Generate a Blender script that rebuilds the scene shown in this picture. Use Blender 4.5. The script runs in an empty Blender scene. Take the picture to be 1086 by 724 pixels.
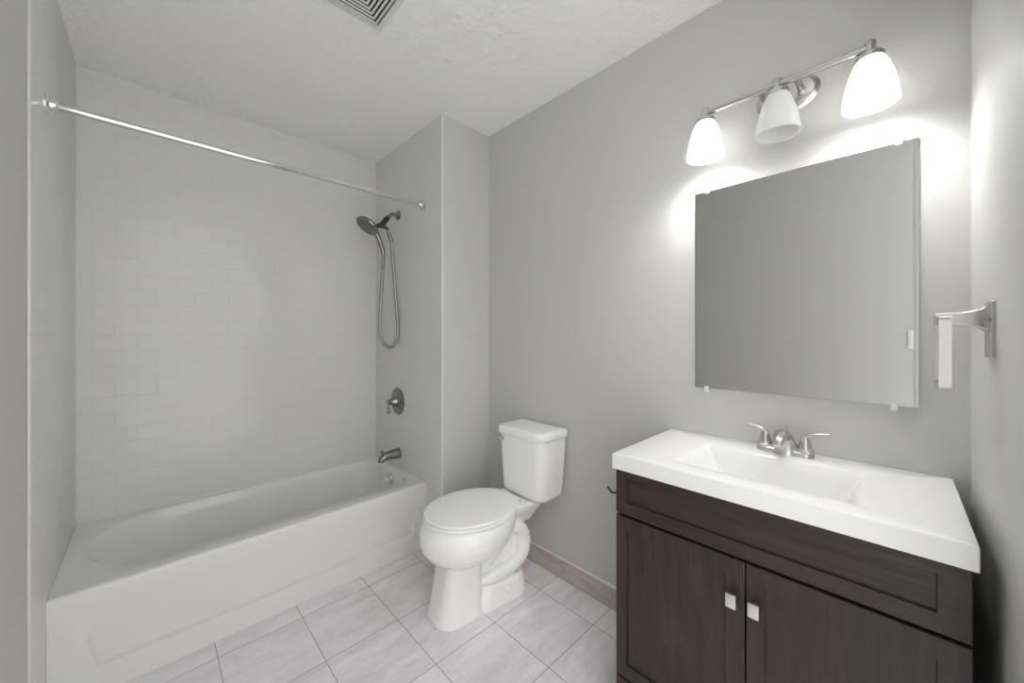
import bpy, bmesh, math, random
from mathutils import Vector, Matrix
random.seed(7)
D = bpy.data
SC = bpy.context.scene
COL = SC.collection
H = 1.332            # eye height; everything below is in metres, floor at Z = 0

# ---------------------------------------------------------------- camera, light, exposure
cam_d = D.cameras.new('camera')
cam = D.objects.new('camera', cam_d)
COL.objects.link(cam)
cam_d.sensor_fit = 'HORIZONTAL'
cam_d.sensor_width = 36.0
cam_d.lens = 36.0 * 395.11 / 1086.0
cam_d.shift_y = -(362 - 354.86) / 1086.0
cam_d.clip_start = 0.02
cam.location = (0, 0, H)
YAW = 0.8002
cam.rotation_euler = (math.pi / 2, 0, YAW - math.pi / 2)
SC.camera = cam

SC.view_settings.view_transform = 'Standard'
SC.view_settings.look = 'None'
SC.view_settings.gamma = 1.0
SC.view_settings.use_curve_mapping = False
SC.view_settings.exposure = 1.25
SC.cycles.diffuse_bounces = 8
SC.cycles.glossy_bounces = 6
SC.cycles.max_bounces = 14

WORLD_STRENGTH = 1.0     # added even fill light, entering where the right wall is left open
BULB_GLOW = 112.0      # radiance of the two lit bulbs
SHADE_PASS = 0.16     # share of light the frosted glass lets through

w = D.worlds.new('fill_light')
SC.world = w
w.use_nodes = True
bg = w.node_tree.nodes['Background']
bg.inputs[0].default_value = (1.0, 1.0, 1.0, 1)
bg.inputs[1].default_value = WORLD_STRENGTH


# ---------------------------------------------------------------- materials
def lin(c):
    c = c / 255.0
    return c / 12.92 if c <= 0.04045 else ((c + 0.055) / 1.055) ** 2.4


def rgb(r, g, b):
    return (lin(r), lin(g), lin(b), 1)


def mat(name, col, rough=0.5, metal=0.0, spec=0.5):
    m = D.materials.new(name)
    m.use_nodes = True
    b = m.node_tree.nodes['Principled BSDF']
    b.inputs['Base Color'].default_value = col
    b.inputs['Roughness'].default_value = rough
    b.inputs['Metallic'].default_value = metal
    b.inputs['Specular IOR Level'].default_value = spec
    return m


class NT:
    """small helper round a material's node tree"""

    def __init__(s, m):
        s.t = m.node_tree
        s.b = s.t.nodes['Principled BSDF']

    def n(s, kind, **kw):
        nd = s.t.nodes.new(kind)
        for k, v in kw.items():
            setattr(nd, k, v)
        return nd

    def l(s, a, b):
        s.t.links.new(a, b)

    def coords(s, mapping):
        """world-aligned object coordinates re-ordered: mapping = list of (axis, offset) for x, y, z"""
        tc = s.n('ShaderNodeNewGeometry')
        sep = s.n('ShaderNodeSeparateXYZ')
        s.l(tc.outputs['Position'], sep.inputs[0])
        com = s.n('ShaderNodeCombineXYZ')
        for i, mp in enumerate(mapping):
            if mp is None:
                continue
            ax, off, sc = mp
            ma = s.n('ShaderNodeMath', operation='MULTIPLY_ADD')
            s.l(sep.outputs[ax], ma.inputs[0])
            ma.inputs[1].default_value = sc
            ma.inputs[2].default_value = off * sc
            s.l(ma.outputs[0], com.inputs[i])
        return com.outputs[0]

    def noise(s, vec, scale, detail=3, rough=0.5, dist=0.0):
        nd = s.n('ShaderNodeTexNoise')
        if vec is not None:
            s.l(vec, nd.inputs['Vector'])
        nd.inputs['Scale'].default_value = scale
        nd.inputs['Detail'].default_value = detail
        nd.inputs['Roughness'].default_value = rough
        nd.inputs['Distortion'].default_value = dist
        return nd.outputs[0]

    def ramp(s, fac, stops):
        nd = s.n('ShaderNodeValToRGB')
        s.l(fac, nd.inputs[0])
        e = nd.color_ramp.elements
        while len(e) < len(stops):
            e.new(0.5)
        for el, (p, c) in zip(e, stops):
            el.position = p
            el.color = c
        return nd.outputs[0]

    def bump(s, h, strength, dist, prev=None):
        nd = s.n('ShaderNodeBump')
        nd.inputs['Strength'].default_value = strength
        nd.inputs['Distance'].default_value = dist
        s.l(h, nd.inputs['Height'])
        if prev is not None:
            s.l(prev, nd.inputs['Normal'])
        return nd.outputs[0]


def paint(name, col, bump=0.25, scale=160, rough=0.55, dist=0.0012):
    m = mat(name, col, rough, spec=0.35)
    t = NT(m)
    v = t.coords([(0, 0, 1), (1, 0, 1), (2, 0, 1)])
    t.l(t.bump(t.noise(v, scale, 3), bump, dist), t.b.inputs['Normal'])
    return m


def subway(name, mapping, relief=0.4, wave=0.035, spec=0.28, ro0=0.11, ro1=0.45, tilt=0.045):
    m = mat(name, rgb(222, 222, 218), 0.12, spec=spec)
    t = NT(m)
    v = t.coords(mapping)
    br = t.n('ShaderNodeTexBrick')
    t.l(v, br.inputs['Vector'])
    br.inputs['Scale'].default_value = 1.0
    br.inputs['Brick Width'].default_value = 0.156
    br.inputs['Row Height'].default_value = 0.0793
    br.inputs['Mortar Size'].default_value = 0.0022
    br.inputs['Mortar Smooth'].default_value = 0.35
    br.inputs['Bias'].default_value = 0.0
    br.inputs['Color1'].default_value = (0, 0, 0, 1)
    br.inputs['Color2'].default_value = (1, 1, 1, 1)
    br.inputs['Mortar'].default_value = (0.5, 0.5, 0.5, 1)
    br.offset = 0.5
    mix = t.n('ShaderNodeMix', data_type='RGBA')
    t.l(br.outputs['Fac'], mix.inputs[0])
    mix.inputs[6].default_value = rgb(220, 220, 217)
    mix.inputs[7].default_value = rgb(212, 212, 209)
    t.l(mix.outputs[2], t.b.inputs['Base Color'])
    inv = t.n('ShaderNodeMath', operation='SUBTRACT')
    inv.inputs[0].default_value = 1.0
    t.l(br.outputs['Fac'], inv.inputs[1])
    # tiles are never set perfectly flush: each one tilts a hair
    wn = t.n('ShaderNodeTexWhiteNoise', noise_dimensions='3D')
    t.l(br.outputs['Color'], wn.inputs['Vector'])
    sub = t.n('ShaderNodeVectorMath', operation='SUBTRACT')
    t.l(wn.outputs['Color'], sub.inputs[0])
    sub.inputs[1].default_value = (0.5, 0.5, 0.5)
    scl = t.n('ShaderNodeVectorMath', operation='SCALE')
    t.l(sub.outputs[0], scl.inputs[0])
    scl.inputs['Scale'].default_value = tilt
    geo = t.n('ShaderNodeNewGeometry')
    adn = t.n('ShaderNodeVectorMath', operation='ADD')
    t.l(geo.outputs['Normal'], adn.inputs[0])
    t.l(scl.outputs[0], adn.inputs[1])
    nrm = t.n('ShaderNodeVectorMath', operation='NORMALIZE')
    t.l(adn.outputs[0], nrm.inputs[0])
    b1 = t.bump(t.noise(v, 7, 2), wave, 0.02, nrm.outputs[0])
    b2 = t.bump(inv.outputs[0], relief, 0.0012, b1)
    t.l(b2, t.b.inputs['Normal'])
    ro = t.n('ShaderNodeMapRange')
    t.l(br.outputs['Fac'], ro.inputs[0])
    ro.inputs[3].default_value = ro0
    ro.inputs[4].default_value = ro1
    t.l(ro.outputs[0], t.b.inputs['Roughness'])
    return m


def stone_tile(name, grid, base, dark, grout, vein_scale=(1.6, 9.0)):
    """streaky stone-look tiles; grid = (x0, y0, w, h) or a mapping for vertical faces"""
    m = mat(name, base, 0.32, spec=0.45)
    t = NT(m)
    mapping, bw, bh, mort = grid
    v = t.coords(mapping)
    br = t.n('ShaderNodeTexBrick')
    t.l(v, br.inputs['Vector'])
    br.inputs['Scale'].default_value = 1.0
    br.inputs['Brick Width'].default_value = bw
    br.inputs['Row Height'].default_value = bh
    br.inputs['Mortar Size'].default_value = mort
    br.inputs['Mortar Smooth'].default_value = 0.1
    br.inputs['Bias'].default_value = 0.0
    br.inputs['Color1'].default_value = (0, 0, 0, 1)
    br.inputs['Color2'].default_value = (1, 1, 1, 1)
    br.inputs['Mortar'].default_value = (0.5, 0.5, 0.5, 1)
    br.offset = 0.0
    # every tile takes its veins from a different spot of the stone
    off = t.n('ShaderNodeVectorMath', operation='SCALE')
    t.l(br.outputs['Color'], off.inputs[0])
    off.inputs['Scale'].default_value = 7.0
    add = t.n('ShaderNodeVectorMath', operation='ADD')
    t.l(v, add.inputs[0])
    t.l(off.outputs[0], add.inputs[1])
    mp = t.n('ShaderNodeMapping')
    t.l(add.outputs[0], mp.inputs['Vector'])
    mp.inputs['Rotation'].default_value = (0, 0, math.radians(-24))
    mp.inputs['Scale'].default_value = (vein_scale[0], vein_scale[1], 1)
    n1 = t.noise(mp.outputs[0], 3.2, 6, 0.62, 0.6)
    c1 = t.ramp(n1, [(0.36, dark), (0.62, base)])
    n2 = t.noise(mp.outputs[0], 7.0, 5, 0.6, 1.6)
    c2 = t.ramp(n2, [(0.40, (0.94, 0.935, 0.93, 1)), (0.56, (1, 1, 1, 1))])
    mul = t.n('ShaderNodeMix', data_type='RGBA', blend_type='MULTIPLY')
    mul.inputs[0].default_value = 1.0
    t.l(c1, mul.inputs[6])
    t.l(c2, mul.inputs[7])
    mix = t.n('ShaderNodeMix', data_type='RGBA')
    t.l(br.outputs['Fac'], mix.inputs[0])
    t.l(mul.outputs[2], mix.inputs[6])
    mix.inputs[7].default_value = grout
    t.l(mix.outputs[2], t.b.inputs['Base Color'])
    inv = t.n('ShaderNodeMath', operation='SUBTRACT')
    inv.inputs[0].default_value = 1.0
    t.l(br.outputs['Fac'], inv.inputs[1])
    t.l(t.bump(inv.outputs[0], 0.5, 0.001), t.b.inputs['Normal'])
    return m


def wood(name, vertical=True):
    m = mat(name, rgb(58, 48, 46), 0.38, spec=0.4)
    t = NT(m)
    v = t.coords([(0, 0, 1), (1, 0, 14 if vertical else 1.2), (2, 0, 1.2 if vertical else 16)])
    n1 = t.noise(v, 2.6, 6, 0.6, 0.8)
    c = t.ramp(n1, [(0.30, rgb(46, 37, 34)), (0.55, rgb(58, 47, 44)), (0.75, rgb(69, 57, 53))])
    v2 = t.coords([(0, 0, 1), (1, 0, 70 if vertical else 3), (2, 0, 3 if vertical else 80)])
    n2 = t.noise(v2, 3.0, 3, 0.6, 0.2)
    c2 = t.ramp(n2, [(0.3, (0.82, 0.82, 0.82, 1)), (0.65, (1.06, 1.05, 1.05, 1))])
    mul = t.n('ShaderNodeMix', data_type='RGBA', blend_type='MULTIPLY')
    mul.inputs[0].default_value = 1.0
    t.l(c, mul.inputs[6])
    t.l(c2, mul.inputs[7])
    t.l(mul.outputs[2], t.b.inputs['Base Color'])
    t.l(t.bump(n2, 0.12, 0.0006), t.b.inputs['Normal'])
    return m


def brushed(name, col, rough, along=1):
    m = mat(name, col, rough, 1.0)
    t = NT(m)
    sc = [90.0, 90.0, 90.0]
    sc[along] = 6.0
    v = t.coords([(0, 0, sc[0]), (1, 0, sc[1]), (2, 0, sc[2])])
    t.l(t.bump(t.noise(v, 6, 2), 0.05, 0.0004), t.b.inputs['Normal'])
    return m


M = {}
M['paint'] = paint('wall_paint', rgb(201, 201, 198))
M['ceiling'] = paint('ceiling_paint', rgb(245, 245, 242), 0.7, 38, 0.8, 0.012)
M['trim_white'] = mat('white_trim', rgb(235, 235, 231), 0.3)
M['tile_back'] = subway('subway_tile_back', [(0, -0.729 - 0.078, 1), (2, -1.41, 1), None])
M['tile_side'] = subway('subway_tile_side', [(1, -2.789, 1), (2, -1.41, 1), None], 0.12, 0.03, 0.3, 0.2, 0.25, 0.01)
FLOOR_BASE, FLOOR_DARK = rgb(240, 237, 242), rgb(224, 220, 224)
M['floor'] = stone_tile('floor_tile', ([(0, -0.2, 1), (1, -0.968, 1), None], 0.3148, 0.3265, 0.0016),
                        FLOOR_BASE, FLOOR_DARK, rgb(150, 144, 142), (1.1, 4.2))
M['base_y'] = stone_tile('baseboard_tile', ([(1, -1.267, 1), (2, 0.05, 1), None], 0.3265, 0.4, 0.0012),
                         rgb(206, 194, 187), rgb(184, 171, 163), rgb(150, 140, 134), (2.2, 8.0))
M['base_x'] = stone_tile('baseboard_tile_stub', ([(0, -1.40, 1), (2, 0.05, 1), None], 0.3265, 0.4, 0.0012),
                         rgb(206, 194, 187), rgb(184, 171, 163), rgb(150, 140, 134), (2.2, 8.0))
M['tub'] = mat('tub_acrylic', rgb(226, 226, 223), 0.16)
M['china'] = mat('toilet_china', rgb(246, 246, 244), 0.1)
M['seat'] = mat('toilet_seat_plastic', rgb(246, 246, 244), 0.22)
M['marble'] = mat('cultured_marble', rgb(236, 236, 235), 0.14)
M['wood_v'] = wood('espresso_wood_upright', True)
M['wood_h'] = wood('espresso_wood_level', False)
M['nickel'] = brushed('brushed_nickel', (0.60, 0.59, 0.57, 1), 0.27)
M['nickel_dark'] = brushed('shower_nickel', (0.30, 0.297, 0.287, 1), 0.27, 2)
M['chrome'] = mat('chrome', (0.78, 0.78, 0.77, 1), 0.1, 1.0)
M['hose'] = brushed('hose_metal', (0.36, 0.356, 0.345, 1), 0.35, 0)
M['black'] = mat('dark_rubber', rgb(38, 38, 38), 0.5)
M['bracket'] = mat('bracket_dark_metal', rgb(70, 70, 69), 0.35, 0.6)
M['nozzle'] = mat('nozzle_face', rgb(120, 120, 118), 0.4, 0.3)
M['mirror'] = mat('mirror_silver', (0.64, 0.64, 0.635, 1), 0.01, 1.0)
M['knob'] = mat('knob_nickel', (0.74, 0.70, 0.67, 1), 0.34, 0.85)
M['clip'] = mat('clear_clip', rgb(232, 232, 230), 0.15)
M['plate_white'] = mat('white_plastic', rgb(226, 226, 222), 0.35)
M['vent_dark'] = mat('vent_inside', rgb(52, 52, 50), 0.8)
M['bulb'] = mat('bulb_glass', rgb(244, 244, 240), 0.3)


def shade_mat(name, passing):
    m = mat(name, rgb(250, 250, 249), 0.35)
    t = NT(m)
    out = t.t.nodes['Material Output']
    tr = t.n('ShaderNodeBsdfTranslucent')
    tr.inputs[0].default_value = rgb(250, 250, 250)
    mx = t.n('ShaderNodeMixShader')
    mx.inputs[0].default_value = passing
    t.l(t.b.outputs[0], mx.inputs[1])
    t.l(tr.outputs[0], mx.inputs[2])
    t.l(mx.outputs[0], out.inputs[0])
    return m


M['shade'] = shade_mat('frosted_shade', SHADE_PASS)
M['bulb_lit'] = mat('bulb_lit', rgb(250, 250, 248), 0.3)
_b = M['bulb_lit'].node_tree.nodes['Principled BSDF']
_b.inputs['Emission Color'].default_value = (1.0, 1.0, 1.0, 1)
_b.inputs['Emission Strength'].default_value = BULB_GLOW


# ---------------------------------------------------------------- mesh helpers
def mesh_obj(name, bm, material, parent=None, smooth=40, mods=None):
    me = D.meshes.new(name)
    bmesh.ops.recalc_face_normals(bm, faces=bm.faces[:])
    bm.to_mesh(me)
    bm.free()
    me.materials.append(material)
    if smooth:
        me.polygons.foreach_set('use_smooth', [True] * len(me.polygons))
        me.set_sharp_from_angle(angle=math.radians(smooth))
    o = D.objects.new(name, me)
    COL.objects.link(o)
    if parent is not None:
        o.parent = parent
        o.matrix_parent_inverse = parent.matrix_basis.inverted()
    return o


def tag(o, label, cat, group=None):
    o['label'] = label
    o['category'] = cat
    if group:
        o['group'] = group
    return o


def thing(name, label, cat, loc, group=None):
    o = D.objects.new(name, None)
    o.empty_display_size = 0.05
    COL.objects.link(o)
    o.location = loc
    return tag(o, label, cat, group)


def struct(o):
    o['kind'] = 'structure'
    return o


def box(bm, lo, hi, bev=0.0, seg=2):
    vs = [bm.verts.new((x, y, z)) for x in (lo[0], hi[0]) for y in (lo[1], hi[1]) for z in (lo[2], hi[2])]
    idx = [(0, 1, 3, 2), (4, 6, 7, 5), (0, 4, 5, 1), (2, 3, 7, 6), (0, 2, 6, 4), (1, 5, 7, 3)]
    fs = [bm.faces.new([vs[i] for i in q]) for q in idx]
    if bev:
        es = list({e for f in fs for e in f.edges})
        bmesh.ops.bevel(bm, geom=es, offset=bev, segments=seg, affect='EDGES', profile=0.6)


def box_obj(name, lo, hi, m, parent=None, bev=0.0, seg=2):
    bm = bmesh.new()
    box(bm, lo, hi, bev, seg)
    return mesh_obj(name, bm, m, parent, 35)


def loft(bm, rings, cap0=True, cap1=True, closed=True):
    vr = [[bm.verts.new(p) for p in r] for r in rings]
    n = len(vr[0])
    for a, b in zip(vr[:-1], vr[1:]):
        for i in range(n if closed else n - 1):
            j = (i + 1) % n
            bm.faces.new((a[i], a[j], b[j], b[i]))
    if cap0:
        bm.faces.new(vr[0][::-1])
    if cap1:
        bm.faces.new(vr[-1])
    return vr


def frame_at(d):
    d = Vector(d).normalized()
    up = Vector((0, 0, 1)) if abs(d.z) < 0.95 else Vector((0, 1, 0))
    a = d.cross(up).normalized()
    b = d.cross(a).normalized()
    return a, b


def lathe(bm, origin, axis, prof, n=40, cap0=True, cap1=True):
    """prof: list of (radius, distance along axis)"""
    o = Vector(origin)
    ax = Vector(axis).normalized()
    a, b = frame_at(ax)
    rings = []
    for r, t in prof:
        r = max(r, 0.0002)
        rings.append([o + ax * t + a * (r * math.cos(2 * math.pi * i / n)) + b * (r * math.sin(2 * math.pi * i / n)) for i in range(n)])
    loft(bm, rings, cap0, cap1)


def spline(pts, k=8):
    """Catmull-Rom through points (any dimension)"""
    P = [Vector(p) for p in pts]
    P = [P[0] * 2 - P[1]] + P + [P[-1] * 2 - P[-2]]
    out = []
    for i in range(1, len(P) - 2):
        for s in range(k):
            t = s / k
            p0, p1, p2, p3 = P[i - 1:i + 3]
            out.append(0.5 * ((2 * p1) + (p2 - p0) * t + (2 * p0 - 5 * p1 + 4 * p2 - p3) * t * t + (3 * p1 - p0 - 3 * p2 + p3) * t ** 3))
    out.append(P[-2])
    return out


def tube(bm, pts, radii, n=16, flat=1.0, k=8):
    """round tube through pts; radii one number or one per point; flat squeezes the second axis"""
    if isinstance(radii, (int, float)):
        radii = [radii] * len(pts)
    path = spline([tuple(p) for p in pts], k)
    rr = [v[0] for v in spline([(r, 0, 0) for r in radii], k)]
    rings = []
    a_prev = None
    for i, p in enumerate(path):
        d = (path[min(i + 1, len(path) - 1)] - path[max(i - 1, 0)]).normalized()
        if a_prev is None:
            a, b = frame_at(d)
        else:
            a = (a_prev - d * a_prev.dot(d)).normalized()
            b = d.cross(a).normalized()
        a_prev = a
        r = max(rr[i], 0.0004)
        rings.append([p + a * (r * math.cos(2 * math.pi * j / n)) + b * (r * flat * math.sin(2 * math.pi * j / n)) for j in range(n)])
    loft(bm, rings)


def rrect(cx, cy, hx, hy, r, z, k=8):
    """rounded rectangle ring; r one radius or four: (+x+y, -x+y, -x-y, +x-y)"""
    rs = [r] * 4 if isinstance(r, (int, float)) else list(r)
    out = []
    for q, (sx, sy) in enumerate(((1, 1), (-1, 1), (-1, -1), (1, -1))):
        rq = max(min(rs[q], hx * 0.999, hy * 0.999), 0.0003)
        for i in range(k + 1):
            t = math.pi / 2 * (q + i / k)
            out.append((cx + sx * (hx - rq) + rq * math.cos(t), cy + sy * (hy - rq) + rq * math.sin(t), z))
    return out


# ---------------------------------------------------------------- room shell
XL, XF, XV = -0.261, 1.249, 1.618       # left tiles, faucet wall tiles, vanity wall
YB, YS, YR, YT = 2.789, 1.888, -0.144, 1.83
ZC = 2.651

struct(box_obj('floor', (-0.6, -0.32, -0.06), (1.72, 2.9, 0.0), M['floor']))
struct(box_obj('ceiling', (-0.6, -0.32, ZC), (1.72, 2.9, ZC + 0.06), M['ceiling']))
struct(box_obj('wall_back', (XL - 0.01, YB, 0.0), (XF + 0.01, YB + 0.1, ZC), M['tile_back']))
struct(box_obj('wall_left', (XL - 0.11, -0.26, 0.0), (XL - 0.006, YB + 0.1, ZC), M['paint']))
struct(box_obj('wall_left_tiled', (XL - 0.006, YT, 0.0), (XL, YB, ZC), M['tile_side'], bev=0.0015))
struct(box_obj('wall_stub', (XF + 0.007, YS, 0.0), (XV + 0.1, YB + 0.1, ZC), M['paint']))
struct(box_obj('wall_faucet', (XF, YS + 0.002, 0.0), (XF + 0.007, YB, ZC), M['tile_side']))
struct(box_obj('wall_vanity', (XV, -0.26, 0.0), (XV + 0.1, YS, ZC), M['paint']))
bm = bmesh.new()
DX1 = 0.95          # no wall at lower x: opened full height to let in fill light
box(bm, (DX1, YR - 0.116, 0), (XV, YR, ZC))
struct(mesh_obj('wall_right', bm, M['paint'], smooth=0))
struct(box_obj('trim_1', (XF - 0.001, YS - 0.004, 0.0), (XF + 0.007, YS + 0.002, ZC), M['trim_white'], bev=0.0015))
struct(box_obj('baseboard_vanity', (XV - 0.010, YR, 0.0), (XV, YS, 0.105), M['base_y'], bev=0.001))
struct(box_obj('baseboard_stub', (XF + 0.007, YS - 0.010, 0.0), (XV - 0.010, YS, 0.105), M['base_x'], bev=0.001))
bm = bmesh.new()
box(bm, (XV - 0.009, YR, 0.105), (XV, YS, 0.112), 0.002)
struct(mesh_obj('trim_2', bm, M['trim_white']))
bm = bmesh.new()
box(bm, (XF + 0.007, YS - 0.009, 0.105), (XV - 0.009, YS, 0.112), 0.002)
struct(mesh_obj('trim_3', bm, M['trim_white']))
# narrow jamb on the left wall, seen only in the mirror
struct(box_obj('trim_4', (XL - 0.006, YR - 0.1, 0.0), (XL - 0.003, -0.084, ZC), M['paint'], bev=0.001))

# ---------------------------------------------------------------- bathtub
tub = thing('bathtub', 'long white alcove bathtub with a plain apron below the tiled walls', 'bathtub', (0.5, 2.06, 0))
bm = bmesh.new()
TX0, TX1, TY0, TY1, TZ = XL + 0.0004, XF - 0.0004, 2.059, YB - 0.0004, 0.400


def tub_ring(x0, x1, y0, y1, z, rl, rr):
    cx, cy = (x0 + x1) / 2, (y0 + y1) / 2
    return rrect(cx, cy, (x1 - x0) / 2, (y1 - y0) / 2, (rr, rl, rl, rr), z, 14)


rings = [tub_ring(TX0, TX1, TY0 + 0.012, TY1, TZ - 0.05, 0.002, 0.002),
         tub_ring(TX0, TX1, TY0 + 0.012, TY1, TZ, 0.002, 0.002)]
prof = [  # x0, x1, y0, y1, z, r left, r right
    (-0.205, 1.212, 2.150, 2.752, TZ, 0.29, 0.13),
    (-0.200, 1.207, 2.155, 2.747, TZ - 0.003, 0.285, 0.128),
    (-0.192, 1.202, 2.162, 2.741, TZ - 0.012, 0.28, 0.125),
    (-0.150, 1.192, 2.172, 2.732, TZ - 0.06, 0.27, 0.12),
    (-0.080, 1.176, 2.182, 2.722, TZ - 0.14, 0.26, 0.12),
    (-0.010, 1.160, 2.192, 2.712, TZ - 0.22, 0.25, 0.12),
    (0.050, 1.140, 2.205, 2.700, TZ - 0.29, 0.24, 0.12),
    (0.110, 1.105, 2.235, 2.670, TZ - 0.325, 0.21, 0.11),
    (0.20, 1.03, 2.30, 2.60, TZ - 0.335, 0.14, 0.10)]
for p in prof:
    rings.append(tub_ring(*p))
loft(bm, rings, cap0=False, cap1=True)
# tile flange along the walls
box(bm, (TX0 + 0.004, TY1 - 0.006, TZ - 0.002), (TX1 - 0.004, TY1, TZ + 0.006), 0.002)
box(bm, (TX1 - 0.005, TY0 + 0.02, TZ - 0.002), (TX1, TY1, TZ + 0.005), 0.002)
mesh_obj('basin', bm, M['tub'], tub, 60)


# apron: the panel leans in towards its foot and ends on a ledge
def apron_depth(x, z):
    zb = 0.100
    xl = -0.140 - (z - zb) * 0.24
    xr = 1.160
    if z < zb or x < xl or x > xr:
        return 0.0
    lean = 0.020 * max(0.0, min(1.0, (0.34 - z) / 0.24))
    e = min(1.0, (z - zb) / 0.006, (x - xl) / 0.006, (xr - x) / 0.006)
    return lean * max(0.0, e)


bm = bmesh.new()
zs = [0.0, 0.05, 0.085, 0.0955, 0.0995, 0.1005, 0.102, 0.104, 0.107, 0.112] + [0.12 + 0.01 * i for i in range(23)] + [0.36, 0.38]
xs_n = 260
grid = []
for z in zs:
    row = [(TX0 + (TX1 - TX0) * i / xs_n, TY0 + apron_depth(TX0 + (TX1 - TX0) * i / xs_n, z), z) for i in range(xs_n + 1)]
    grid.append(row)
for i in range(1, 7):
    a = math.pi / 2 * i / 6
    grid.append([(TX0 + (TX1 - TX0) * j / xs_n, TY0 + 0.014 * (1 - math.cos(a)), TZ - 0.014 + 0.0142 * math.sin(a)) for j in range(xs_n + 1)])
loft(bm, grid, False, False, closed=False)
# closed right end and back of the apron
vs = [bm.verts.new(p) for p in ((TX1, TY0, 0), (TX1, TY0, 0.386), (TX1, TY0 + 0.03, 0.386), (TX1, TY0 + 0.03, 0))]
bm.faces.new(vs)
vs = [bm.verts.new(p) for p in ((TX0, TY0 + 0.03, 0), (TX1, TY0 + 0.03, 0), (TX1, TY0 + 0.03, 0.386), (TX0, TY0 + 0.03, 0.386))]
bm.faces.new(vs)
mesh_obj('apron', bm, M['tub'], tub, 25)
bm = bmesh.new()
ovn = Vector((-0.96, 0, 0.2)).normalized()
ovc = Vector((1.1855, 2.44, 0.335))
lathe(bm, ovc, ovn, [(0.044, -0.004), (0.045, 0.003), (0.041, 0.009), (0.033, 0.010), (0.031, 0.006), (0.012, 0.006), (0.010, 0.012), (0.0, 0.013)])
ov = mesh_obj('overflow_plate', bm, M['chrome'], tub)
ov['label'] = 'round chrome overflow plate'
bm = bmesh.new()
lathe(bm, (1.02, 2.45, 0.064), (0, 0, 1), [(0.034, 0), (0.034, 0.003), (0.026, 0.005), (0.02, 0.002), (0.0, 0.002)])
mesh_obj('drain', bm, M['chrome'], tub)

# ---------------------------------------------------------------- tub spout, valve, shower
sp = thing('tub_spout', 'grey metal tub spout with a diverter knob on the tiled wall above the tub end', 'spout', (XF, 2.42, 0.507))
bm = bmesh.new()
tube(bm, [(XF - 0.001, 2.42, 0.507), (1.225, 2.42, 0.506), (1.175, 2.42, 0.505), (1.140, 2.42, 0.500), (1.119, 2.42, 0.484), (1.115, 2.42, 0.470)],
     [0.0365, 0.0355, 0.030, 0.026, 0.021, 0.019], 28)
mesh_obj('spout_body', bm, M['nickel_dark'], sp)
bm = bmesh.new()
lathe(bm, (1.126, 2.42, 0.515), (0, 0, 1), [(0.005, 0), (0.005, 0.012), (0.010, 0.016), (0.0115, 0.024), (0.009, 0.030), (0.0, 0.033)], 20)
mesh_obj('diverter_knob', bm, M['nickel_dark'], sp)

va = thing('shower_valve', 'round grey metal shower valve trim with a drop lever, halfway up the tiled wall', 'shower valve', (XF, 2.436, 0.867))
bm = bmesh.new()
lathe(bm, (XF, 2.436, 0.867), (-1, 0, 0), [(0.094, 0), (0.0945, 0.003), (0.091, 0.007), (0.078, 0.010), (0.074, 0.009), (0.070, 0.011), (0.058, 0.013), (0.0, 0.013)], 56)
mesh_obj('escutcheon', bm, M['nickel_dark'], va)
bm = bmesh.new()
lathe(bm, (XF - 0.012, 2.436, 0.867), (-1, 0, 0), [(0.048, 0), (0.047, 0.004), (0.034, 0.010), (0.031, 0.018), (0.026, 0.034), (0.019, 0.046), (0.013, 0.052), (0.012, 0.06)], 36)
mesh_obj('hub', bm, M['nickel_dark'], va)
bm = bmesh.new()
lathe(bm, (1.186, 2.436, 0.870), (-1, 0, 0), [(0.010, -0.004), (0.014, 0.0), (0.016, 0.008), (0.011, 0.016), (0.0, 0.018)], 24)
tube(bm, [(1.178, 2.436, 0.872), (1.176, 2.436, 0.850), (1.177, 2.436, 0.825), (1.179, 2.436, 0.800), (1.180, 2.436, 0.784)],
     [0.0095, 0.0065, 0.0085, 0.0125, 0.005], 18)
mesh_obj('lever', bm, M['nickel_dark'], va)

sh = thing('hand_shower', 'grey metal hand shower docked on its wall arm with a long looped hose', 'shower head', (XF, 2.432, 2.169))
bm = bmesh.new()
lathe(bm, (XF, 2.432, 2.169), (-1, 0, 0), [(0.034, 0), (0.034, 0.004), (0.028, 0.010), (0.014, 0.013), (0.013, 0.018)], 32)
mesh_obj('wall_flange', bm, M['nickel_dark'], sh)
bm = bmesh.new()
tube(bm, [(XF - 0.006, 2.432, 2.169), (1.222, 2.434, 2.171), (1.200, 2.436, 2.165), (1.182, 2.438, 2.148), (1.168, 2.44, 2.130)], 0.0125, 18)
mesh_obj('shower_arm', bm, M['nickel_dark'], sh)
bm = bmesh.new()
tube(bm, [(1.176, 2.439, 2.140), (1.162, 2.44, 2.122), (1.148, 2.442, 2.103)], [0.016, 0.019, 0.017], 20)
tube(bm, [(1.150, 2.442, 2.107), (1.138, 2.443, 2.085), (1.126, 2.444, 2.064)], [0.014, 0.020, 0.016], 20)
tube(bm, [(1.145, 2.442, 2.095), (1.120, 2.444, 2.076), (1.098, 2.446, 2.066)], [0.012, 0.015, 0.013], 18)
tube(bm, [(1.140, 2.435, 2.075), (1.158, 2.428, 2.060), (1.170, 2.424, 2.046)], [0.012, 0.012, 0.010], 16)
mesh_obj('bracket', bm, M['bracket'], sh)['label'] = 'dark docking bracket'
hn = Vector((-0.58, -0.05, -0.81)).normalized()
hc = Vector((1.036, 2.448, 2.056))
bm = bmesh.new()
lathe(bm, hc, hn, [(0.018, -0.040), (0.040, -0.034), (0.064, -0.020), (0.077, -0.006), (0.080, 0.002), (0.077, 0.008), (0.069, 0.010), (0.066, 0.006)], 48, True, False)
hd = mesh_obj('spray_head', bm, M['nickel_dark'], sh)
bm = bmesh.new()
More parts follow.
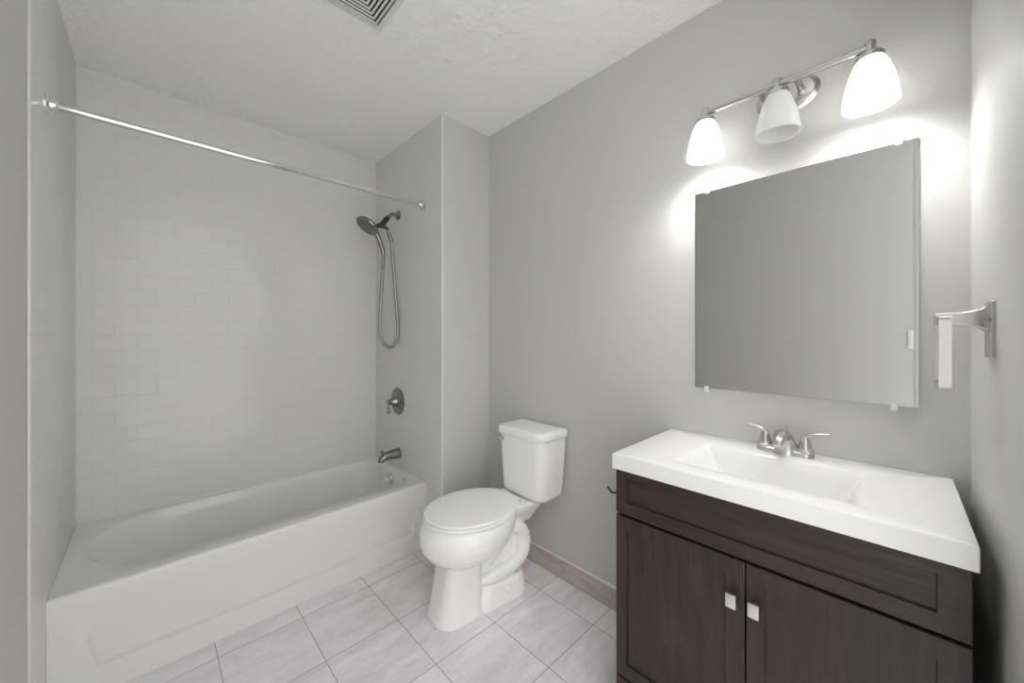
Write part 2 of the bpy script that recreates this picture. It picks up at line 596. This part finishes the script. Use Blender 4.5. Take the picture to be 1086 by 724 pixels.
lathe(bm, hc, hn, [(0.066, 0.0065), (0.050, 0.006), (0.047, 0.003), (0.040, 0.003), (0.037, 0.008), (0.0, 0.009)], 40, False, True)
a_, b_ = frame_at(hn)
for rad, cnt in ((0.058, 22), (0.028, 12), (0.015, 7)):
    for i in range(cnt):
        t = 2 * math.pi * i / cnt
        lathe(bm, hc + hn * 0.006 + a_ * rad * math.cos(t) + b_ * rad * math.sin(t), hn, [(0.0035, 0), (0.003, 0.004), (0.0, 0.0045)], 8)
mesh_obj('spray_face', bm, M['nozzle'], hd)['label'] = 'dark spray face with nozzles'
bm = bmesh.new()
tube(bm, [(1.072, 2.448, 2.046), (1.100, 2.448, 2.010), (1.122, 2.447, 1.965), (1.136, 2.446, 1.925), (1.144, 2.445, 1.885), (1.146, 2.445, 1.868)],
     [0.024, 0.019, 0.0155, 0.0155, 0.014, 0.011], 22)
mesh_obj('handle', bm, M['nickel_dark'], sh)
bm = bmesh.new()
hp = [(1.146, 2.445, 1.872), (1.140, 2.44, 1.80), (1.124, 2.43, 1.62), (1.110, 2.42, 1.46), (1.108, 2.42, 1.37), (1.124, 2.42, 1.295), (1.152, 2.42, 1.258),
      (1.182, 2.42, 1.246), (1.214, 2.42, 1.266), (1.234, 2.42, 1.315), (1.238, 2.42, 1.385), (1.228, 2.42, 1.52), (1.214, 2.42, 1.70), (1.200, 2.42, 1.88), (1.190, 2.422, 1.985), (1.168, 2.425, 2.050)]
tube(bm, hp, 0.0108, 14, k=10)
mesh_obj('hose', bm, M['hose'], sh)
bm = bmesh.new()
for z in (1.765,):
    lathe(bm, (1.1375, 2.438, z), (0.08, 0.05, 1), [(0.0100, -0.003), (0.0120, -0.003), (0.0120, 0.003), (0.0100, 0.003)], 16)
mesh_obj('hose_ferrule', bm, M['nickel'], sh)
bm = bmesh.new()
lathe(bm, (1.188, 2.4225, 1.99), (-0.35, 0.05, 1), [(0.0105, -0.02), (0.013, -0.015), (0.014, 0.03), (0.012, 0.05)], 18)
mesh_obj('hose_nut', bm, M['nickel_dark'], sh)

rod = thing('shower_curtain_rod', 'bare shiny shower curtain rod running between the two tiled end walls', 'curtain rod', (0.49, 2.08, 2.147))
R0, R1 = Vector((XL, 2.062, 2.137)), Vector((XF, 2.100, 2.157))
rd = (R1 - R0).normalized()
bm = bmesh.new()
lathe(bm, R0 + rd * 0.01, rd, [(0.0135, 0), (0.0135, 0.80), (0.0115, 0.802), (0.0115, (R1 - R0).length - 0.02)], 24)
mesh_obj('tube', bm, M['chrome'], rod)
for p, d in ((R0, Vector((1, 0, 0))), (R1, Vector((-1, 0, 0)))):
    bm = bmesh.new()
    lathe(bm, p, d, [(0.033, 0.0), (0.033, 0.004), (0.027, 0.008), (0.021, 0.010), (0.020, 0.020), (0.016, 0.030), (0.0145, 0.030)], 32)
    mesh_obj('flange', bm, M['chrome'], rod)

# ---------------------------------------------------------------- toilet
YC = 1.420
TURN = Matrix.Translation((XV - 0.11, YC, 0)) @ Matrix.Rotation(math.radians(-7.5), 4, 'Z') @ Matrix.Translation((-(XV - 0.11), -YC, 0))
toi = thing('toilet', 'white two-piece toilet with closed lid standing against the grey wall', 'toilet', (XV - 0.35, YC, 0))


def T(u, v, z):
    return (XV - u, YC + v, z)


def turned(bm):
    """the bowl sits slightly askew of the wall"""
    bmesh.ops.transform(bm, matrix=TURN, verts=bm.verts[:])
    return bm


def egg(ub, uf, hw, z, n=56, back=0.55, uc=None, p=2.0):
    """outline seen from above: round front, narrower blunt back; ub < uf distances from the wall"""
    if uc is None:
        uc = ub + (uf - ub) * 0.50
    pts = []
    m = n // 2
    half = []
    for i in range(m + 1):
        t = math.pi * i / m            # 0 = front tip, pi = back middle
        c, s = math.cos(t), math.sin(t)
        if c >= 0:
            u = uc + (uf - uc) * c ** (2.0 / p)
            v = hw * s ** (2.0 / p)
        else:
            k = -c
            u = uc - (uc - ub) * k ** 0.62
            v = hw * (s ** 0.62) * (1 - (1 - back) * k ** 1.2)
        half.append((u, v))
    for u, v in half:
        pts.append(T(u, v, z))
    for u, v in half[-2:0:-1]:
        pts.append(T(u, -v, z))
    return pts


def RR(u0, u1, hw, r, z):
    return rrect(XV - (u0 + u1) / 2, YC, (u1 - u0) / 2, hw, r, z)


bm = bmesh.new()
# front column, blunt in front, with a flare at the floor
loft(bm, [RR(0.430, 0.694, 0.112, 0.085, 0.0), RR(0.430, 0.694, 0.112, 0.085, 0.010), RR(0.440, 0.686, 0.107, 0.08, 0.03),
          RR(0.450, 0.668, 0.103, 0.07, 0.10), RR(0.455, 0.652, 0.101, 0.06, 0.17), RR(0.455, 0.642, 0.101, 0.055, 0.24), RR(0.40, 0.642, 0.105, 0.055, 0.31)])
# bowl
loft(bm, [egg(0.36, 0.610, 0.085, 0.245), egg(0.33, 0.668, 0.130, 0.266), egg(0.30, 0.706, 0.165, 0.294), egg(0.270, 0.729, 0.190, 0.328),
          egg(0.250, 0.738, 0.203, 0.365), egg(0.24, 0.736, 0.206, 0.398), egg(0.235, 0.726, 0.202, 0.428), egg(0.235, 0.714, 0.195, 0.446), egg(0.24, 0.704, 0.186, 0.453)])
# deck under the tank
loft(bm, [RR(0.13, 0.30, 0.055, 0.03, 0.34), RR(0.105, 0.31, 0.078, 0.04, 0.385), RR(0.080, 0.32, 0.104, 0.05, 0.425), RR(0.074, 0.32, 0.112, 0.05, 0.452), RR(0.080, 0.27, 0.107, 0.05, 0.459)])
loft(bm, [RR(0.075, 0.165, 0.10, 0.03, 0.44), RR(0.08, 0.16, 0.095, 0.03, 0.468)])
# rear foot with its flat sides
loft(bm, [RR(0.175, 0.52, 0.113, 0.09, 0.0), RR(0.175, 0.52, 0.113, 0.09, 0.010), RR(0.182, 0.50, 0.106, 0.085, 0.06), RR(0.19, 0.48, 0.101, 0.08, 0.098), RR(0.205, 0.46, 0.085, 0.06, 0.112)])
# inner web and the trapway that snakes along both sides
loft(bm, [RR(0.20, 0.47, 0.050, 0.03, 0.05), RR(0.185, 0.47, 0.050, 0.03, 0.20), RR(0.17, 0.40, 0.050, 0.03, 0.38)])
for s_ in (-1, 1):
    tube(bm, [T(0.470, s_ * 0.068, 0.135), T(0.43, s_ * 0.070, 0.138), T(0.365, s_ * 0.072, 0.142), T(0.295, s_ * 0.072, 0.152), T(0.230, s_ * 0.071, 0.180), T(0.203, s_ * 0.070, 0.235),
              T(0.208, s_ * 0.070, 0.295), T(0.240, s_ * 0.070, 0.338), T(0.290, s_ * 0.070, 0.350), T(0.335, s_ * 0.070, 0.322), T(0.375, s_ * 0.068, 0.268), T(0.425, s_ * 0.06, 0.215)],
         [0.018, 0.029, 0.033, 0.034, 0.035, 0.037, 0.037, 0.036, 0.033, 0.030, 0.029, 0.026], 20)
turned(bm)
body = mesh_obj('bowl', bm, M['china'], toi, 0)
md = body.modifiers.new('weld', 'REMESH')
md.mode = 'VOXEL'
md.voxel_size = 0.0050
md.use_smooth_shade = True
sm = body.modifiers.new('soften', 'SMOOTH')
sm.factor = 0.5
sm.iterations = 6

for s_ in (-1, 1):
    bm = bmesh.new()
    lathe(bm, T(0.325, s_ * 0.092, 0.066), (0, s_, 0.2), [(0.019, 0), (0.0185, 0.012), (0.014, 0.020), (0.0, 0.023)], 24)
    mesh_obj('bolt_cap', turned(bm), M['china'], toi)


def slab(name, ub, uf, hw, z0, z1, edge, m, back):
    bm = bmesh.new()
    rs = []
    for i in range(5):
        a = math.pi / 2 * i / 4
        rs.append(egg(ub + edge * (1 - math.sin(a)), uf - edge * (1 - math.sin(a)), hw - edge * (1 - math.sin(a)), z0 + edge * 0.6 * (1 - math.cos(a)), 72, back))
    for i in range(6):
        a = math.pi / 2 * i / 5
        rs.append(egg(ub + edge * (1 - math.cos(a)), uf - edge * (1 - math.cos(a)), hw - edge * (1 - math.cos(a)), z1 - edge + edge * math.sin(a), 72, back))
    for f, dz in ((0.75, 0.0012), (0.45, 0.0022), (0.15, 0.0026)):
        uc = (ub + uf) / 2
        rs.append(egg(uc - (uc - ub) * f, uc + (uf - uc) * f, hw * f, z1 + dz, 72, back))
    loft(bm, rs)
    return mesh_obj(name, turned(bm), m, toi, 50)


slab('seat', 0.236, 0.718, 0.199, 0.455, 0.469, 0.006, M['seat'], 0.62)
slab('lid', 0.228, 0.716, 0.198, 0.471, 0.485, 0.006, M['seat'], 0.62)
for s_ in (-1, 1):
    bm = bmesh.new()
    lathe(bm, T(0.226, s_ * 0.072 - 0.018, 0.474), (0, 1, 0), [(0.006, 0), (0.008, 0.002), (0.008, 0.034), (0.006, 0.036)], 16)
    mesh_obj('hinge', turned(bm), M['seat'], toi)

TC = YC - 0.020
bm = bmesh.new()
trs = []
for z, u0, u1, hw, rf in ((0.468, 0.050, 0.182, 0.135, 0.045), (0.471, 0.036, 0.196, 0.149, 0.05), (0.480, 0.030, 0.203, 0.155, 0.055), (0.50, 0.027, 0.206, 0.158, 0.058),
                          (0.62, 0.020, 0.212, 0.164, 0.060), (0.75, 0.014, 0.218, 0.170, 0.062), (0.786, 0.014, 0.218, 0.170, 0.062)):
    trs.append(rrect(XV - (u0 + u1) / 2, TC, (u1 - u0) / 2, hw, (0.02, rf, rf, 0.02), z, 10))
loft(bm, trs)
mesh_obj('tank', bm, M['china'], toi, 50)
bm = bmesh.new()
trs = []
for z, g in ((0.782, -0.004), (0.784, 0.003), (0.792, 0.008), (0.814, 0.009), (0.823, 0.007), (0.8280, 0.002)):
    trs.append(rrect(XV - (0.012 + 0.220 + g) / 2, TC, (0.220 + g - 0.012) / 2, 0.173 + g, (0.02, 0.065, 0.065, 0.02), z, 10))
for z, g in ((0.8300, 0.010), (0.8315, 0.035), (0.8320, 0.06)):
    trs.append(rrect(XV - 0.116, TC, 0.104 - g, 0.173 - g, (0.02, 0.065 - g * 0.6, 0.065 - g * 0.6, 0.02), z, 10))
loft(bm, trs)
mesh_obj('tank_lid', bm, M['china'], toi, 50)
bm = bmesh.new()
lathe(bm, T(0.216, 0.100, 0.760), (-1, 0, 0), [(0.017, 0), (0.017, 0.005), (0.012, 0.008), (0.009, 0.018), (0.0, 0.02)], 22)
tube(bm, [T(0.232, 0.098, 0.760), T(0.237, 0.112, 0.760), T(0.240, 0.130, 0.761), T(0.241, 0.150, 0.763)], [0.007, 0.007, 0.0075, 0.009], 14, 0.7)
mesh_obj('flush_lever', bm, M['chrome'], toi)
bm = bmesh.new()
tube(bm, [T(0.10, 0.118, 0.485), T(0.10, 0.120, 0.45), T(0.085, 0.14, 0.36), T(0.065, 0.175, 0.29), T(0.055, 0.185, 0.235)], 0.007, 12)
lathe(bm, T(0.10, 0.118, 0.486), (0, 0, -1), [(0.016, 0), (0.018, 0.004), (0.018, 0.020), (0.010, 0.03)], 14)
mesh_obj('supply_hose', bm, M['black'], toi)

val = thing('supply_valve', 'small chrome water supply stop valve low on the wall behind the toilet', 'valve', (XV, YC + 0.185, 0.20))
bm = bmesh.new()
lathe(bm, (XV, YC + 0.185, 0.20), (-1, 0, 0), [(0.026, 0), (0.025, 0.004), (0.009, 0.008), (0.009, 0.04), (0.012, 0.042), (0.012, 0.066), (0.006, 0.07), (0.006, 0.08)], 22)
lathe(bm, (XV - 0.055, YC + 0.185, 0.20), (0, 0, 1), [(0.010, 0), (0.010, 0.022), (0.007, 0.024)], 16)
mesh_obj('valve_body', bm, M['chrome'], val)
bm = bmesh.new()
lathe(bm, (XV - 0.078, YC + 0.185, 0.20), (-1, 0, 0), [(0.010, 0), (0.019, 0.002), (0.019, 0.008), (0.010, 0.011), (0.0, 0.011)], 12)
mesh_obj('valve_handle', bm, M['chrome'], val)

# ---------------------------------------------------------------- vanity cabinet
VX, VY0, VY1 = 1.145, -0.105, 0.668
van = thing('vanity_cabinet', 'dark espresso wood vanity cabinet with two panelled doors under the white sink top', 'vanity', (1.38, 0.28, 0))
bm = bmesh.new()
KX0, KX1, KY0, KY1, KZ = VX + 0.020, 1.606, VY0 + 0.001, VY1 - 0.001, 0.8785
box(bm, (KX0, KY0, 0.010), (KX1, KY0 + 0.016, KZ), 0.001)
box(bm, (KX0, KY1 - 0.016, 0.010), (KX1, KY1, KZ), 0.001)
box(bm, (KX1 - 0.012, KY0 + 0.016, 0.010), (KX1, KY1 - 0.016, KZ))
box(bm, (KX0, KY0 + 0.016, 0.010), (KX1 - 0.012, KY1 - 0.016, 0.030))
box(bm, (KX0, KY0 + 0.016, 0.030), (KX0 + 0.016, KY1 - 0.016, 0.80))
mesh_obj('carcass', bm, M['wood_v'], van)


def shaker(bm, y0, y1, z0, z1, sl, sr, st, sb, depth=0.008):
    """panelled front in the plane x = VX, thickness 18 mm; sl/sr/st/sb frame widths (low y, high y, top, bottom)"""
    xf, xb = VX, VX + 0.018
    c = 0.002
    R = [[(xb, y0, z0), (xb, y1, z0), (xb, y1, z1), (xb, y0, z1)],
         [(xf + c, y0, z0), (xf + c, y1, z0), (xf + c, y1, z1), (xf + c, y0, z1)],
         [(xf, y0 + c, z0 + c), (xf, y1 - c, z0 + c), (xf, y1 - c, z1 - c), (xf, y0 + c, z1 - c)]]
    a0, a1, b0, b1 = y0 + sl, y1 - sr, z0 + sb, z1 - st
    R.append([(xf, a0, b0), (xf, a1, b0), (xf, a1, b1), (xf, a0, b1)])
    R.append([(xf + depth, a0 + 0.001, b0 + 0.001), (xf + depth, a1 - 0.001, b0 + 0.001), (xf + depth, a1 - 0.001, b1 - 0.001), (xf + depth, a0 + 0.001, b1 - 0.001)])
    loft(bm, R)


def front(name, y0, y1, z0, z1, m, sl=0.045, sr=0.038, st=0.047, sb=0.045):
    bm = bmesh.new()
    shaker(bm, y0, y1, z0, z1, sl, sr, st, sb)
    return mesh_obj(name, bm, m, van, 20)


front('false_drawer_front', VY0, VY1, 0.727, 0.8765, M['wood_h'], 0.046, 0.038, 0.028, 0.041)
d1 = front('door', 0.2830, VY1, 0.178, 0.718, M['wood_v'], 0.045, 0.038)
d2 = front('door', VY0, 0.2795, 0.178, 0.718, M['wood_v'], 0.046, 0.042)
front('base_panel', VY0, VY1, 0.004, 0.170, M['wood_h'], 0.046, 0.038, 0.030, 0.03)
for dd, yc in ((d1, 0.3105), (d2, 0.2580)):
    bm = bmesh.new()
    lathe(bm, (VX, yc, 0.614), (-1, 0, 0), [(0.008, 0), (0.0065, 0.003), (0.006, 0.016), (0.009, 0.020)], 18)
    box(bm, (VX - 0.025, yc - 0.0125, 0.5955), (VX - 0.018, yc + 0.0125, 0.6325), 0.0015)
    k = mesh_obj('knob', bm, M['knob'], dd)
    k['label'] = 'pale metal square knob'

top = thing('washbasin', 'white one-piece sink top with a rectangular basin on the dark cabinet', 'sink top', (1.37, 0.28, 0.873))
bm = bmesh.new()
CX0, CX1, CY0, CY1, CZ = 1.128, XV - 0.002, -0.112, 0.674, 0.929
cx, cy, hx, hy = (CX0 + CX1) / 2, (CY0 + CY1) / 2, (CX1 - CX0) / 2, (CY1 - CY0) / 2
bxc, byc, bhx, bhy = 1.342, 0.275, 0.137, 0.213
rings = [rrect(cx, cy, hx - 0.03, hy - 0.03, 0.003, CZ - 0.050), rrect(cx, cy, hx - 0.001, hy - 0.001, 0.003, CZ - 0.050), rrect(cx, cy, hx, hy, 0.003, CZ - 0.0495),
         rrect(cx, cy, hx, hy, 0.003, CZ - 0.004), rrect(cx, cy, hx - 0.001, hy - 0.001, 0.003, CZ - 0.0012), rrect(cx, cy, hx - 0.004, hy - 0.004, 0.003, CZ),
         rrect(bxc, byc, bhx + 0.005, bhy + 0.006, 0.016, CZ), rrect(bxc, byc, bhx + 0.001, bhy + 0.002, 0.015, CZ - 0.001), rrect(bxc, byc, bhx - 0.003, bhy - 0.003, 0.014, CZ - 0.005),
         rrect(bxc, byc, bhx - 0.016, bhy - 0.02, 0.014, CZ - 0.035), rrect(bxc, byc, bhx - 0.030, bhy - 0.045, 0.016, CZ - 0.078),
         rrect(bxc, byc, bhx - 0.040, bhy - 0.065, 0.03, CZ - 0.098), rrect(bxc, byc, bhx - 0.065, bhy - 0.10, 0.03, CZ - 0.106), rrect(bxc, byc, 0.024, 0.024, 0.0235, CZ - 0.110)]
loft(bm, rings, cap0=False, cap1=True)
mesh_obj('slab', bm, M['marble'], top, 40)
bm = bmesh.new()
lathe(bm, (bxc, byc, CZ - 0.1095), (0, 0, 1), [(0.022, 0), (0.022, 0.002), (0.018, 0.004), (0.015, 0.001), (0.0, 0.003)], 24)
mesh_obj('drain', bm, M['chrome'], top)

# faucet
FX, FY, FZ = 1.552, 0.264, CZ
fau = thing('faucet', 'brushed nickel two-handle centerset faucet on the back of the sink top', 'faucet', (FX, FY, FZ))
bm = bmesh.new()
rr_ = []
for z, g in ((0.0, 0.0), (0.012, 0.0), (0.016, -0.003), (0.018, -0.008)):
    rr_.append(rrect(FX, FY, 0.026 + g, 0.081 + g, 0.0255 + g, FZ + z, 10))
loft(bm, rr_)
for s in (-1, 1):
    lathe(bm, (FX, FY + s * 0.056, FZ + 0.012), (0, 0, 1), [(0.0245, 0), (0.0245, 0.008), (0.021, 0.012), (0.0, 0.013)], 30)
mesh_obj('base', bm, M['nickel'], fau)
bm = bmesh.new()
# spout: broad foot that leans forward into a rounded nose
secs = [((FX - 0.002, 0.002), 0.031, 0.043), ((FX - 0.003, 0.018), 0.028, 0.039), ((FX - 0.006, 0.040), 0.025, 0.033), ((FX - 0.013, 0.056), 0.023, 0.028),
        ((FX - 0.030, 0.068), 0.019, 0.024), ((FX - 0.055, 0.071), 0.015, 0.021), ((FX - 0.080, 0.067), 0.011, 0.018), ((FX - 0.098, 0.059), 0.010, 0.016), ((FX - 0.106, 0.051), 0.008, 0.013)]
path = spline([(a[0], 0, a[1]) for a, _, _ in secs], 4)
wid = spline([(b, c, 0) for _, b, c in secs], 4)
rings = []
for i, p in enumerate(path):
    d = (path[min(i + 1, len(path) - 1)] - path[max(i - 1, 0)]).normalized()
    nrm = Vector((d.z, 0, -d.x))
    rings.append([Vector((p.x, FY, FZ + p.z)) + nrm * (wid[i].x * math.cos(2 * math.pi * j / 28)) + Vector((0, wid[i].y * math.sin(2 * math.pi * j / 28), 0)) for j in range(28)])
loft(bm, rings)
lathe(bm, (FX - 0.096, FY, FZ + 0.060), (-0.25, 0, -1), [(0.011, 0), (0.011, 0.018), (0.009, 0.020), (0.0, 0.020)], 20)
mesh_obj('spout', bm, M['nickel'], fau, 60)
bm = bmesh.new()
lathe(bm, (FX + 0.018, FY, FZ + 0.014), (0, 0, 1), [(0.003, 0), (0.003, 0.060), (0.006, 0.062), (0.0065, 0.068), (0.004, 0.072), (0.0, 0.073)], 16)
mesh_obj('lift_rod', bm, M['nickel'], fau)
for s in (-1, 1):
    bm = bmesh.new()
    y0 = FY + s * 0.056
    lathe(bm, (FX, y0, FZ + 0.022), (0, 0, 1), [(0.0205, 0), (0.021, 0.003), (0.018, 0.014), (0.0145, 0.026), (0.011, 0.038), (0.008, 0.046), (0.0, 0.049)], 28)
    tube(bm, [(FX, y0 - s * 0.012, FZ + 0.034), (FX, y0 - s * 0.006, FZ + 0.055), (FX, y0 + s * 0.008, FZ + 0.071), (FX - 0.002, y0 + s * 0.028, FZ + 0.079), (FX - 0.004, y0 + s * 0.046, FZ + 0.082), (FX - 0.005, y0 + s * 0.062, FZ + 0.084)],
         [0.009, 0.0095, 0.0085, 0.0065, 0.006, 0.0062], 16, 0.75)
    mesh_obj('handle', bm, M['nickel'], fau)

# small hook on the cabinet's side
HX, HZ = 1.182, 0.776
hk = thing('hook', 'tiny bent metal hook on the left side of the dark vanity', 'hook', (HX, VY1, HZ))
bm = bmesh.new()
lathe(bm, (HX, VY1 - 0.001, HZ), (0, 1, 0), [(0.011, 0), (0.010, 0.003), (0.004, 0.004), (0.004, 0.006)], 18)
tube(bm, [(HX, VY1 + 0.002, HZ), (HX, VY1 + 0.016, HZ - 0.001), (HX, VY1 + 0.030, HZ - 0.005), (HX, VY1 + 0.039, HZ - 0.005), (HX, VY1 + 0.048, HZ + 0.002), (HX, VY1 + 0.055, HZ + 0.011)], 0.0036, 12)
mesh_obj('hook_arm', bm, M['bracket'], hk)

# ---------------------------------------------------------------- mirror
mir = thing('mirror', 'frameless rectangular wall mirror held by clear clips above the sink', 'mirror', (XV, 0.265, 1.117))
MY0, MY1, MZ0, MZ1 = -0.048, 0.577, 1.117, 1.910
bm = bmesh.new()
box(bm, (XV - 0.006, MY0, MZ0), (XV - 0.001, MY1, MZ1), 0.0008, 1)
mesh_obj('mirror_glass', bm, M['mirror'], mir, 20)
for yc, zc, s in ((0.528, MZ1, 1), (-0.006, MZ1, 1), (0.532, MZ0, -1), (0.003, MZ0, -1)):
    bm = bmesh.new()
    box(bm, (XV - 0.010, yc - 0.008, min(zc - s * 0.008, zc + s * 0.016)), (XV - 0.0062, yc + 0.008, max(zc - s * 0.008, zc + s * 0.016)), 0.0015)
    box(bm, (XV - 0.0075, yc - 0.008, min(zc + s * 0.0005, zc + s * 0.016)), (XV, yc + 0.008, max(zc + s * 0.0005, zc + s * 0.016)), 0.001)
    lathe(bm, (XV - 0.0095, yc, zc + s * 0.009), (-1, 0, 0), [(0.0035, 0), (0.003, 0.0015), (0.0, 0.002)], 12)
    mesh_obj('clip', bm, M['clip'], mir)

# narrow plate on the left wall that shows in the mirror
pl = thing('wall_plate', 'narrow pale plate on the left wall, seen as a small bright strip in the mirror', 'wall plate', (XL - 0.006, -0.064, 1.30))
bm = bmesh.new()
box(bm, (XL - 0.006, -0.078, 1.242), (XL - 0.0005, -0.052, 1.360), 0.002)
mesh_obj('plate', bm, M['plate_white'], pl)
bm = bmesh.new()
box(bm, (XL - 0.001, -0.070, 1.285), (XL + 0.0025, -0.060, 1.318), 0.001)
mesh_obj('toggle', bm, M['plate_white'], pl)

# ---------------------------------------------------------------- vanity light
LX, LZ = 1.500, 2.165
vl = thing('vanity_light', 'brushed nickel three-lamp wall light with frosted bell shades above the mirror', 'wall light', (XV, 0.275, 2.17))
bm = bmesh.new()
rings = []
for x, g in ((XV, 0.0), (XV - 0.004, 0.0), (XV - 0.007, -0.004), (XV - 0.010, -0.010), (XV - 0.012, -0.012), (XV - 0.016, -0.014), (XV - 0.018, -0.020)):
    rings.append([(x, 0.268 + (0.092 + g) * math.cos(2 * math.pi * i / 56), 2.175 + (0.068 + g) * math.sin(2 * math.pi * i / 56)) for i in range(56)])
loft(bm, rings)
mesh_obj('back_plate', bm, M['nickel'], vl, 30)
for y in (0.225, 0.325):
    bm = bmesh.new()
    lathe(bm, (XV - 0.017, y, 2.170), (LX - XV + 0.017, 0, LZ - 2.170), [(0.014, 0), (0.014, 0.004), (0.009, 0.006), (0.009, XV - 0.017 - LX)], 22)
    mesh_obj('arm', bm, M['nickel'], vl)
bm = bmesh.new()
lathe(bm, (LX, 0.045, LZ), (0, 1, 0), [(0.0105, 0), (0.0105, 0.465)], 24)
mesh_obj('bar', bm, M['nickel'], vl)
for y, lit in ((0.500, True), (0.275, False), (0.052, True)):
    bm = bmesh.new()
    lathe(bm, (LX, y, LZ + 0.020), (0, 0, -1), [(0.0, 0), (0.010, 0.0005), (0.013, 0.004), (0.0135, 0.030), (0.016, 0.032), (0.017, 0.040), (0.030, 0.042), (0.0325, 0.046), (0.0325, 0.056), (0.030, 0.058), (0.0, 0.058)], 32)
    mesh_obj('collar', bm, M['nickel'], vl)
    bm = bmesh.new()
    zt = LZ - 0.034
    P_ = [(0.029, 0.0), (0.034, 0.008), (0.043, 0.028), (0.051, 0.055), (0.0575, 0.085), (0.0615, 0.112), (0.0635, 0.132),
          (0.0605, 0.132), (0.0585, 0.112), (0.0545, 0.085), (0.048, 0.055), (0.040, 0.030), (0.030, 0.010), (0.026, 0.003)]
    lathe(bm, (LX, y, zt), (0, 0, -1), P_, 48, False, False)
    shd = mesh_obj('shade', bm, M['shade'], vl, 60)
    if not lit:
        shd['label'] = 'middle frosted shade, not lit'
    bm = bmesh.new()
    lathe(bm, (LX, y, zt - 0.002), (0, 0, -1), [(0.013, 0), (0.013, 0.022), (0.016, 0.030), (0.026, 0.052), (0.029, 0.070), (0.026, 0.086), (0.016, 0.098), (0.0, 0.102)], 28)
    mesh_obj('bulb', bm, M['bulb_lit'] if lit else M['bulb'], shd, 60)

# ---------------------------------------------------------------- towel ring
tr = thing('towel_ring', 'brushed nickel square towel ring hanging from its post on the right wall', 'towel ring', (1.28, YR, 1.35))
bm = bmesh.new()
rings = []
for y, g in ((YR, 0.0), (YR + 0.002, 0.0), (YR + 0.004, -0.0015), (YR + 0.006, -0.002), (YR + 0.008, -0.004)):
    rings.append([(p[0], y, p[1]) for p in rrect(1.283, 1.343, 0.038 + g, 0.062 + g, 0.004, 0)])
loft(bm, rings)
mesh_obj('mounting_plate', bm, M['nickel'], tr, 30)
bm = bmesh.new()
rings = []
for y, hx_, hz_ in ((YR + 0.006, 0.026, 0.034), (YR + 0.010, 0.022, 0.028), (YR + 0.018, 0.017, 0.021), (YR + 0.030, 0.0145, 0.0165), (YR + 0.045, 0.0135, 0.0145), (YR + 0.082, 0.013, 0.0135), (YR + 0.083, 0.012, 0.0125)):
    rings.append([(p[0], y, p[1]) for p in rrect(1.283, 1.367, hx_, hz_, 0.005, 0)])
loft(bm, rings)
mesh_obj('post', bm, M['nickel'], tr, 40)
bm = bmesh.new()
ro_, ri_ = [], []
o4, i4 = [], []
for y in (YR + 0.062, YR + 0.080):
    o4.append([(p[0], y, p[1]) for p in rrect(1.283, 1.2915, 0.076, 0.080, 0.016, 0)])
    i4.append([(p[0], y, p[1]) for p in rrect(1.283, 1.2915, 0.066, 0.070, 0.010, 0)])
loft(bm, [o4[0], o4[1], i4[1], i4[0], o4[0]], False, False)
bmesh.ops.remove_doubles(bm, verts=bm.verts[:], dist=0.00001)
mesh_obj('ring', bm, M['nickel'], tr, 40)

# ---------------------------------------------------------------- ceiling vent
VXc, VYc, VS = 0.718 - 0.150, 1.560 - 0.150, 0.150
ve = thing('ceiling_vent', 'white square ceiling vent with nested square louvres', 'vent', (VXc, VYc, ZC))
bm = bmesh.new()


def sq(h, z):
    return [(VXc - h, VYc - h, z), (VXc + h, VYc - h, z), (VXc + h, VYc + h, z), (VXc - h, VYc + h, z)]


loft(bm, [sq(VS, ZC), sq(VS, ZC - 0.004), sq(VS - 0.003, ZC - 0.007), sq(VS - 0.024, ZC - 0.013), sq(VS - 0.026, ZC - 0.012), sq(VS - 0.026, ZC - 0.0005)], False, False)
mesh_obj('frame', bm, M['plate_white'], ve, 20)
bm = bmesh.new()
loft(bm, [sq(VS - 0.025, ZC - 0.0002), sq(VS - 0.025, ZC - 0.0012)])
mesh_obj('grille_back', bm, M['vent_dark'], ve, 0)
h = VS - 0.033
while h > 0.012:
    bm = bmesh.new()
    loft(bm, [sq(h, ZC - 0.0075), sq(h, ZC - 0.011), sq(h - 0.0085, ZC - 0.0115), sq(h - 0.0085, ZC - 0.0080), sq(h, ZC - 0.0075)], False, False)
    bmesh.ops.remove_doubles(bm, verts=bm.verts[:], dist=0.00001)
    mesh_obj('louvre', bm, M['plate_white'], ve, 20)
    h -= 0.0165
